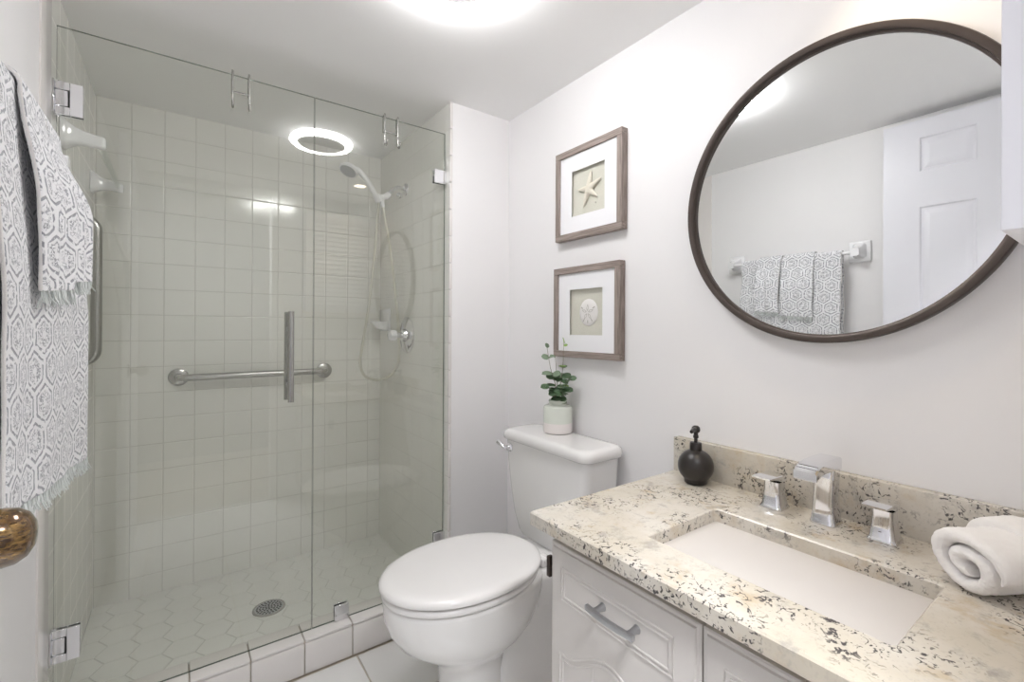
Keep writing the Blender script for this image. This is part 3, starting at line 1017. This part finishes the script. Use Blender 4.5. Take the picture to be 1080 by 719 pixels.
# ------------------------------------------------------------------ mirror
mY, mZ, mR = .4595, 1.5569, .3561
mi_ = thing('round_mirror', 'large round mirror in a thin dark bronze frame above the sink', 'mirror', (W, mY, mZ))
MB().lathe([(mR - .012, 0), (mR, .002), (mR, .027), (mR - .002, .030), (mR - .013, .030), (mR - .016, .028), (mR - .016, .018), (mR - .020, .0165), (mR - .020, 0)], (W - .0005, mY, mZ), (-1, 0, 0), 128, cap0=False, cap1=False).build('frame', M['bronze'], mi_)
MB().lathe([(0, .014), (mR - .018, .014), (mR - .018, .004)], (W, mY, mZ), (-1, 0, 0), 128, cap0=False).build('mirror_glass', M['mirror'], mi_, smooth=20)
mi_.rotation_euler.y = -.0042
mi_.location.x -= .0016

# ------------------------------------------------------------------ vanity
VX, VY1, VY0 = .685, .817, YD            # door face plane, left end, right end (towards the camera)
va = thing('vanity_cabinet', 'pale grey vanity cabinet with routed doors under the granite counter', 'cabinet', (.95, .385, 0))
cb = MB()
cb.box(VX + .024, W - .001, VY0 + .002, VY1, .09, .7745)
cb.box(VX + .09, W - .001, VY0 + .002, VY1 - .01, 0.005, .09)
cb.build('body', M['cabinet'], va)
MB().box(VX + .021, VX + .026, VY0 + .003, VY1 - .002, .10, .7745).build('face_frame', M['carcass_shade'], va)
def bead(mb, pts, r=.0024, closed=True):
    mb.tube(pts, r, 8, closed=closed, cap=not closed)
def vdoor(y0, y1, pull):
    d = MB()
    z0, z1 = .105, .748
    # slab with an eased, stepped outer edge
    def fr(ins, x):
        return [(x, y0 + ins, z0 + ins), (x, y1 - ins, z0 + ins), (x, y1 - ins, z1 - ins), (x, y0 + ins, z1 - ins)]
    d.loft([fr(0, VX + .0195), fr(0, VX + .006), fr(.0025, VX + .004), fr(.008, VX + .004), fr(.010, VX + .0005), fr(.012, VX)], True, True)
    o = d.build('door', M['cabinet'], va, smooth=20)
    b = MB()
    yl, yr = y1 - .041, y0 + .050
    for ins in (0, .009):
        b_ = ins
        bead(b, [(VX, yl - b_, .632 + b_), (VX, yl - b_, .702 - b_), (VX, yr + b_, .702 - b_), (VX, yr + b_, .632 + b_)][::1], .0026)
    # cathedral panel below
    for ins in (0, .010):
        a, c = yl + .006 - ins, yr + .002 + ins
        w_ = a - c
        top = []
        for k in range(25):
            t = k / 24
            y = a - w_ * t
            sh = .5 * (1 - cos(2 * pi * min(max((t - .08) / .84, 0), 1)))
            top.append((VX, y, .512 + .055 * sh ** .8 - ins))
        bead(b, top + [(VX, c, .15 + ins), (VX, a, .15 + ins)], .0026)
    for q in (.33, .5, .67):
        y = yl - (yl - yr) * q
        bead(b, [(VX, y, .16), (VX, y, .54)], .0012, False)
    b.build('routed_molding', M['cabinet'], o)
    if pull:
        py, pz = .6105, .6755
        p = MB()
        for y in (py + .040, py - .046):
            p.lathe([(.0085, 0), (.0072, .004), (.0058, .016), (.0062, .027)], (VX - .0005, y, pz), (-1, 0, 0), 20)
        rings = []
        for k in range(17):
            t = -1 + 2 * k / 16
            y = py - .060 * t
            x = VX - .0265 - .0045 * (1 - t * t)
            hh = .0052
            rings.append([(x + .004, y, pz - hh), (x - .004, y, pz - hh), (x - .005, y, pz), (x - .004, y, pz + hh), (x + .004, y, pz + hh)])
        p.loft(rings)
        p.build('pull_handle', M['satin'], o)
    return o
vdoor(.4355, .8145, True)
vdoor(.0555, .4325, False)
vdoor(YD + .004, .0525, False)

# small bronze paper holder bracket on the vanity's end panel
ph = thing('paper_holder', 'small dark bronze bracket on the end panel of the vanity', 'holder', (.72, VY1, .67))
MB().box(.700, .730, VY1 - .001, VY1 + .006, .648, .692, bev=.003).build('wall_plate', M['bronze'], ph)
MB().tube([(.715, VY1 + .004, .67), (.715, VY1 + .026, .67)], .0055, 14).build('post', M['bronze'], ph)
MB().box(.7035, .7165, VY1 + .022, VY1 + .034, .646, .694, bev=.002).build('end_piece', M['bronze'], ph)

# counter top with a rectangular cut-out
def counter():
    bm = bmesh.new()
    x0, x1, y0, y1 = .6615, W - .0005, YD + .002, .8626
    hx0, hx1, hy0, hy1 = .780, 1.032, .205, .617
    zt, zb = CZ, CZ - .030
    outer = rrect(x0, x1, y0, y1, .004, 6)
    inner = rrect(hx0, hx1, hy0, hy1, .010, 6)
    n = len(outer)
    e = .003
    o2 = rrect(x0 + e, x1 - e, y0 + e, y1 - e, .003, 6)
    i2 = rrect(hx0 - e, hx1 + e, hy0 - e, hy1 + e, .012, 6)
    R = []
    for pts, z in ((outer, zb), (outer, zt - e), (o2, zt), (i2, zt), (inner, zt - e), (inner, zb)):
        R.append([bm.verts.new((x, y, z)) for x, y in pts])
    for a in range(5):
        for k in range(n):
            l = (k + 1) % n
            bm.faces.new((R[a][k], R[a][l], R[a + 1][l], R[a + 1][k]))
    for k in range(n):
        l = (k + 1) % n
        bm.faces.new((R[5][k], R[5][l], R[0][l], R[0][k]))
    return MB().bm(bm)
ct = thing('granite_countertop', 'cream granite countertop with dark flecks around the sink opening', 'countertop', (.95, .4, CZ - .03))
counter().build('slab', M['granite'], ct, smooth=25)
MB().box(W - .027, W - .0006, YD + .002, .8626, CZ - .0005, .9053, bev=.002).build('backsplash', M['granite'], ct)

# undermount sink
sk = thing('sink', 'white rectangular undermount sink set below the granite counter', 'sink', (.906, .41, .64))
rings = []
def srect(x0, x1, y0, y1, r, z):
    return [(x, y, z) for x, y in rrect(x0, x1, y0, y1, r, 8)]
zt = CZ - .0305
bs = MB()
bs.loft([srect(.757, 1.055, .182, .640, .03, zt - .012), srect(.757, 1.055, .182, .640, .03, zt), srect(.775, 1.037, .200, .622, .026, zt), srect(.779, 1.033, .204, .617, .016, zt - .006),
         srect(.784, 1.028, .212, .570, .010, zt - .035), srect(.790, 1.022, .222, .480, .010, zt - .085), srect(.796, 1.016, .232, .425, .012, zt - .116), srect(.83, .985, .27, .415, .03, zt - .121), srect(.88, .935, .345, .395, .024, zt - .124)], cap0=False)
bs.loft([srect(.757, 1.055, .182, .640, .03, zt - .012), srect(.770, 1.045, .19, .62, .03, zt - .05), srect(.80, 1.02, .22, .52, .04, zt - .132), srect(.87, .95, .36, .44, .03, zt - .136)], cap0=False)
bs.build('basin', M['sink'], sk, smooth=50)
MB().lathe([(.022, .0), (.021, .002), (.014, .0025), (.0, .0015)], (.907, .37, zt - .1238), seg=28, cap0=False).build('drain_ring', M['chrome'], sk)

# ------------------------------------------------------------------ faucet: spout and two lever valves
def column(mb, cx, cy, z0, levels, seg=8):
    rings = []
    for hx, hy, off, z in levels:
        rings.append([(cx + off + x, cy + y, z0 + z) for x, y in rrect(-hx, hx, -hy, hy, min(hx, hy) * .45, seg)])
    mb.loft(rings)
ft = thing('faucet_spout', 'chrome bathroom faucet spout standing behind the sink between its two handles', 'faucet', (1.158, .428, CZ))
mb = MB()
column(mb, 1.158, .428, CZ, [(.028, .0265, 0, 0), (.028, .0265, 0, .004), (.0255, .0240, 0, .010), (.0235, .0215, 0, .035), (.0225, .0205, .0, .07), (.022, .021, .001, .10), (.022, .0222, .001, .118), (.021, .0222, .001, .128)])
mb.build('body', M['chrome'], ft, smooth=35)
mb = MB()
rings = []
prof_s = [(1.180, .1455, .120), (1.150, .1470, .122), (1.120, .1475, .123), (1.095, .1468, .124), (1.075, .1440, .1225), (1.060, .1390, .1180), (1.050, .1310, .1130)]
for x, zt_, zb_ in prof_s:
    hy = .0225
    rings.append([(x, .428 - hy, CZ + zb_), (x, .428 - hy, CZ + zt_ - .003), (x, .428 - hy + .003, CZ + zt_), (x, .428 + hy - .003, CZ + zt_), (x, .428 + hy, CZ + zt_ - .003), (x, .428 + hy, CZ + zb_)])
mb.loft(rings)
mb.build('spout', M['chrome'], ft, smooth=35)
def valve(cy, label):
    t = thing('faucet_valve', label, 'faucet handle', (1.158, cy, CZ), 'chrome lever handles of the sink faucet')
    b = MB()
    column(b, 1.158, cy, CZ, [(.029, .026, 0, 0), (.029, .026, 0, .004), (.0245, .0225, 0, .010), (.0215, .0195, 0, .030), (.0195, .0180, 0, .050), (.0195, .0185, 0, .064)])
    b.build('handle_base', M['chrome'], t, smooth=35)
    p = MB()
    rings = []
    for x, hy, zt_, zb_ in ((1.178, .0185, .078, .0655), (1.172, .021, .0805, .0655), (1.150, .0215, .0815, .0660), (1.128, .0215, .0825, .0735), (1.108, .0215, .0835, .0775), (1.093, .0215, .0838, .0790), (1.090, .0205, .0832, .0795)):
        rings.append([(x, cy - hy, CZ + zb_), (x, cy - hy, CZ + zt_ - .0015), (x, cy - hy + .0015, CZ + zt_), (x, cy + hy - .0015, CZ + zt_), (x, cy + hy, CZ + zt_ - .0015), (x, cy + hy, CZ + zb_)])
    p.loft(rings)
    p.build('lever', M['chrome'], t, smooth=35)
valve(.539, 'chrome faucet handle nearer the black soap dispenser')
valve(.321, 'chrome faucet handle nearer the rolled white towel')

# ------------------------------------------------------------------ soap dispenser
sx, sy = 1.158, .752
so = thing('soap_dispenser', 'round matte black soap dispenser on the counter by the backsplash', 'soap dispenser', (sx, sy, CZ))
pf = [(0, .0), (.026, 0), (.030, .003)]
R0, zc0 = .0475, .048
for k in range(1, 20):
    a = -55 + (55 + 70) * k / 19
    pf.append((R0 * cos(radians(a)) * 1.0, zc0 + R0 * .98 * sin(radians(a))))
MB().lathe(pf, (sx, sy, CZ + .0003), seg=56).build('bottle', M['blackpot'], so)
MB().lathe([(.0155, .088), (.0160, .090), (.0160, .1105), (.0148, .113), (0, .113)], (sx, sy, CZ), seg=36).build('collar', M['blackpot'], so)
pm = MB()
pm.lathe([(.0048, .112), (.0048, .124), (.0072, .126), (.0072, .132), (.0058, .134), (.0065, .140), (.0105, .143), (.0118, .149), (.0105, .155), (.006, .159), (0, .160)], (sx, sy, CZ), seg=28)
pm.tube([(sx, sy, CZ + .149), (sx - .022, sy - .006, CZ + .151), (sx - .036, sy - .010, CZ + .148)], [.0075, .0062, .0048], 14)
pm.build('pump', M['blackpot'], so)

# ------------------------------------------------------------------ rolled white towel
def roll_towel(E, head, L, label):
    h = Vector((head[0], head[1], 0)).normalized()
    side = Vector((-h.y, h.x, 0))
    E = Vector(E)
    mb = MB()
    turns = 1.85
    th = .0126
    n = 110
    sz = .86
    def sect(u, shrink, grow=1.0):
        outer, inner = [], []
        for k in range(n + 1):
            t = k / n
            ang = -2.2 + 2 * pi * turns * t
            rc = .006 + .0270 * turns * t
            if t > .9:
                rc -= .006 * ((t - .9) / .1) ** 2
            wv = 1 + .035 * sin(3 * ang + 9 * u) + .02 * sin(17 * u * 3 + ang)
            hh = th * shrink * (1 if t < .93 else max(.25, 1 - ((t - .93) / .07) ** 2 * .75))
            for lst, rr in ((outer, rc + hh), (inner, max(.001, rc - hh))):
                rr *= wv * grow
                lst.append(E + h * u + side * (1.06 * rr * cos(ang)) + Vector((0, 0, sz * rr * sin(ang) + .12 * rr * cos(ang))))
        return outer + inner[::-1]
    us = [(0, .15), (.0015, .45), (.004, .7), (.008, .88), (.014, .97)] + [(.02 + (L - .04) * k / 16, 1.0) for k in range(17)] + [(L - .012, .95), (L - .005, .75), (L, .2)]
    rs_ = [sect(u, s) for u, s in us]
    mb.loft(rs_, False, False)
    o_ = len(mb.v) - len(rs_) * (2 * n + 2)
    for off, fl in ((o_, 1), (o_ + (len(rs_) - 1) * (2 * n + 2), -1)):
        mb.add([], [])
        for k in range(n):
            mb.f.append([off + k, off + k + 1, off + 2 * n - k, off + 2 * n + 1 - k][::fl])
            mb.mi.append(0)
    # the loose outer wrap that starts further along the roll
    rings = []
    R = .010 + .0250 * turns + .003
    for k in range(15):
        u = .085 + (L - .087) * k / 14
        e = min(1, (u - .083) / .014) if u < .1 else 1
        o, i_ = [], []
        for q in range(30):
            t = q / 29
            ang = radians(15 + 170 * t)
            tp = sqrt(max(.02, 1 - (2 * t - 1) ** 6))
            hw = .010 * tp * e ** .5
            for lst, rr in ((o, R + .004 + hw), (i_, R + .004 - hw)):
                lst.append(E + h * u + side * (1.06 * rr * cos(ang)) + Vector((0, 0, sz * rr * sin(ang) + .12 * rr * cos(ang))))
        rings.append(o + i_[::-1])
    mb.loft(rings)
    zmin = min(v[2] for v in mb.v)
    mb.v = [(v[0], v[1], v[2] - zmin + CZ + .0005) for v in mb.v]
    o = mb.build('rolled_towel', M['whitecloth'], smooth=70, origin=(E.x, E.y, CZ))
    tag(o, label, 'towel')
    sub = o.modifiers.new('sub', 'SUBSURF')
    sub.levels = sub.render_levels = 1
    tx = bpy.data.textures.new('terry_clouds', 'CLOUDS')
    tx.noise_scale = .006
    dm = o.modifiers.new('pile', 'DISPLACE')
    dm.texture = tx
    dm.strength = .0028
    dm.mid_level = .6
    dm.texture_coords = 'LOCAL'
    return o
roll_towel((1.028, .180, .86), (.88, -.46), .150, 'white rolled terry towel lying on the granite counter beside the sink')

# ------------------------------------------------------------------ towel bar and hanging towels
bx, bz = -.222, 1.603
tb = thing('towel_bar', 'white ceramic towel bar on the left wall carrying the patterned towels', 'towel bar', (XL, 1.19, bz))
MB().tube([(bx, .870, bz), (bx, 1.485, bz)], .009, 18).build('bar', M['ceramic'], tb)
for y in (.862, 1.495):
    mb = MB()
    mb.box(XL + .0005, XL + .012, y - .048, y + .048, bz - .045, bz + .060, bev=.006)
    rings = []
    for k in range(9):
        t = k / 8
        hw = .030 - .012 * sin(t * pi / 2)
        hz = .040 - .020 * sin(t * pi / 2)
        zz = bz + .012 * (1 - t)
        x = XL + .008 + .072 * t
        rings.append([(x, y + a, zz + b) for a, b in rrect(-hw, hw, -hz, hz, min(hw, hz) * .5, 4)])
    mb.loft(rings)
    mb.build('bracket', M['ceramic'], tb, smooth=50)

def hang_towel(name, label, group, y0, y1, zf, zb, layer, xnear, xfar, seed, th=.0075, ztilt=0.0, uvoff=(0, 0)):
    """cloth folded over the bar: front drop to zf, back drop to zb; the front lies at xnear..xfar"""
    rnd = random.Random(seed)
    ph1, ph2 = rnd.uniform(0, 6), rnd.uniform(0, 6)
    rr = .009 + .0055 + layer
    NY, NF, NA, NB = 34, 80, 14, 26
    verts, uv, faces = [], [], []
    cols = NF + NA + NB + 1
    for i in range(NY + 1):
        t = i / NY
        y = y0 + (y1 - y0) * t
        zend = zf + ztilt * t
        row = []
        for k in range(NB):
            q = k / NB
            z = zb + (bz - zb) * q
            row.append((max(bx - rr, XL + .010 + layer * .2), z))
        for k in range(NA + 1):
            a = pi - pi * k / NA
            row.append((bx + rr * cos(a), bz + rr * sin(a)))
        xf = xnear + (xfar - xnear) * t
        for k in range(1, NF + 1):
            q = k / NF
            z = bz + (zend - bz) * q
            e = min(1, q / .55)
            e = e * e * (3 - 2 * e)
            x = bx + rr + (xf - bx - rr) * e
            x += e * (.0035 * sin(t * 11 + ph1 + q * 1.5) + .002 * sin(t * 23 + ph2 + q * 3))
            row.append((x, z))
        s = 0
        for k, (x, z) in enumerate(row):
            if k:
                s += hypot(x - row[k - 1][0], z - row[k - 1][1])
            edge = .0025 * sin(z * 40 + ph1) * (1 if i in (0, NY) else 0)
            verts.append((x, y + edge, z))
            uv.append((y + uvoff[0], s + uvoff[1]))
    for i in range(NY):
        for k in range(cols - 1):
            a = i * cols + k
            faces.append((a, a + 1, a + cols + 1, a + cols))
    mb = MB()
    mb.add(verts, faces)
    o = mb.build(name, [M['towel'], M['whitecloth']], smooth=80, origin=(bx, (y0 + y1) / 2, bz), uv=uv)
    tag(o, label, 'towel', group)
    sm = o.modifiers.new('thickness', 'SOLIDIFY')
    sm.thickness = th
    sm.offset = 0
    sm.material_offset_rim = 1
    sub = o.modifiers.new('round', 'SUBSURF')
    sub.levels = sub.render_levels = 1
    # fringe at the front hem
    fr = MB()
    n = int((y1 - y0) / .0022)
    for k in range(n):
        t = (k + .5) / n
        i = min(NY - 1, int(t * NY))
        e = verts[i * cols + cols - 1]
        e2 = verts[(i + 1) * cols + cols - 1]
        f = t * NY - i
        x = e[0] + (e2[0] - e[0]) * f
        z = zf + ztilt * t
        yy = y0 + (y1 - y0) * t
        dx, dy, L = rnd.uniform(-.007, .010), rnd.uniform(-.006, .006), rnd.uniform(.018, .027)
        xo = rnd.uniform(-.003, .003)
        fr.tube([(x + xo, yy, z + .002), (x + xo + dx * .3, yy + dy * .4, z - L * .5), (x + xo + dx, yy + dy, z - L)], [.0013, .0012, .0008], 5)
    f_ = fr.build('fringe', M['fringe'], o)
    return o
hang_towel('bath_towel', 'large white bath towel with blue grey hexagon pattern draped over the towel bar', 'patterned towels on the bar', .915, 1.425, .965, .95, 0.0, -.189, -.168, 3, ztilt=-.03)
hang_towel('hand_towel', 'fringed patterned hand towel over the bath towel, nearer the open door', 'patterned towels on the bar', 1.038, 1.192, 1.285, 1.33, .010, -.173, -.159, 5, ztilt=.012, uvoff=(.01, .02))
hang_towel('hand_towel', 'fringed patterned hand towel over the bath towel, nearer the shower glass', 'patterned towels on the bar', 1.203, 1.325, 1.312, 1.35, .010, -.162, -.153, 9, ztilt=.012, uvoff=(.03, .05))

# ------------------------------------------------------------------ open door with its knob
def door_leaf():
    mb = MB()
    x0, x1 = -.232, -.197
    y0, y1 = YD + .022, .744
    z0, z1 = .012, 2.155
    st = .118
    ys = [(y0 + st - .012, (y0 + y1) / 2 - .068), ((y0 + y1) / 2 + .068, y1 - st - .014)]
    zs = [(1.925, 2.075), (1.02, 1.768), (.20, .84)]
    # stiles and rails around recessed panels, both faces
    mb.box(x0, x1, y0, ys[0][0], z0, z1)
    mb.box(x0, x1, ys[0][1], ys[1][0], z0, z1)
    mb.box(x0, x1, ys[1][1], y1, z0, z1)
    for a, b in ys:
        last = z0
        for c, d in sorted(zs):
            mb.box(x0, x1, a, b, last, c)
            last = d
            for xx, sg in ((x1, -1), (x0, 1)):
                def rr(ins, dx):
                    return [(xx + sg * dx, a + ins, c + ins), (xx + sg * dx, b - ins, c + ins), (xx + sg * dx, b - ins, d - ins), (xx + sg * dx, a + ins, d - ins)]
                mb.loft([rr(0, 0), rr(.006, .007), rr(.014, .008), rr(.034, .002), rr(.036, .0018)], cap0=False)
        mb.box(x0, x1, a, b, last, z1)
    return mb
dl = thing('door_1', 'open white six-panel door leaning against the left wall, seen in the mirror', 'door', (-.214, .35, 0))
dl['kind'] = 'structure'
door_leaf().build('door_leaf', M['door'], dl, smooth=20)
kn = MB()
KY, KZ = .690, 1.016
kn.lathe([(.033, 0), (.033, .004), (.026, .008), (.013, .010), (.0115, .028), (.016, .032), (.0235, .038), (.0285, .048), (.0295, .056), (.0275, .066), (.022, .074), (.013, .079), (0, .0805)], (-.1975, KY, KZ), (1, 0, 0), 48)
kn.build('door_knob', M['knob'], dl)

# ------------------------------------------------------------------ louvred wall cabinet over the counter's near end
CX0, CX1, CY0, CY1, CB, CT = .722, W - .001, YD + .001, .078, 1.338, 2.06
wc = thing('wall_cabinet', 'white wall cabinet hung over the near end of the counter', 'cabinet', ((CX0 + CX1) / 2, 0, CB))
bx_ = MB()
bx_.box(CX0, CX1, CY0, CY1, CB + .012, CT, bev=.001, seg=1)
bx_.build('body', M['door'], wc)
MB().box(CX0 + .001, CX1 - .001, CY0 + .001, CY1 - .001, CB, CB + .0125).build('underside', M['underside_tan'], wc)  # bottom board in one even tan tone
lo = MB()
y0, y1 = CY1 + .001, CY1 + .020
lo.box(CX0, CX0 + .045, y0, y1, CB + .002, CT, bev=.001, seg=1)
lo.box(CX1 - .06, CX1, y0, y1, CB + .002, CT, bev=.001, seg=1)
lo.box(CX0 + .045, CX1 - .06, y0, y1, CB + .002, CB + .045, bev=.001, seg=1)
lo.box(CX0 + .045, CX1 - .06, y0, y1, CT - .055, CT, bev=.001, seg=1)
dr_ = lo.build('door', M['door'], wc)
sl = MB()
z = CB + .052
while z < CT - .06:
    sl.add([(x, yy, zz) for x in (CX0 + .045, CX1 - .06) for yy, zz in ((y0 + .003, z + .022), (y0 + .007, z + .025), (y1 - .002, z + .003), (y1 - .006, z))],
           [(0, 1, 2, 3), (7, 6, 5, 4), (0, 4, 5, 1), (1, 5, 6, 2), (2, 6, 7, 3), (3, 7, 4, 0)])
    z += .0335
sl.build('louver', M['door'], dr_)
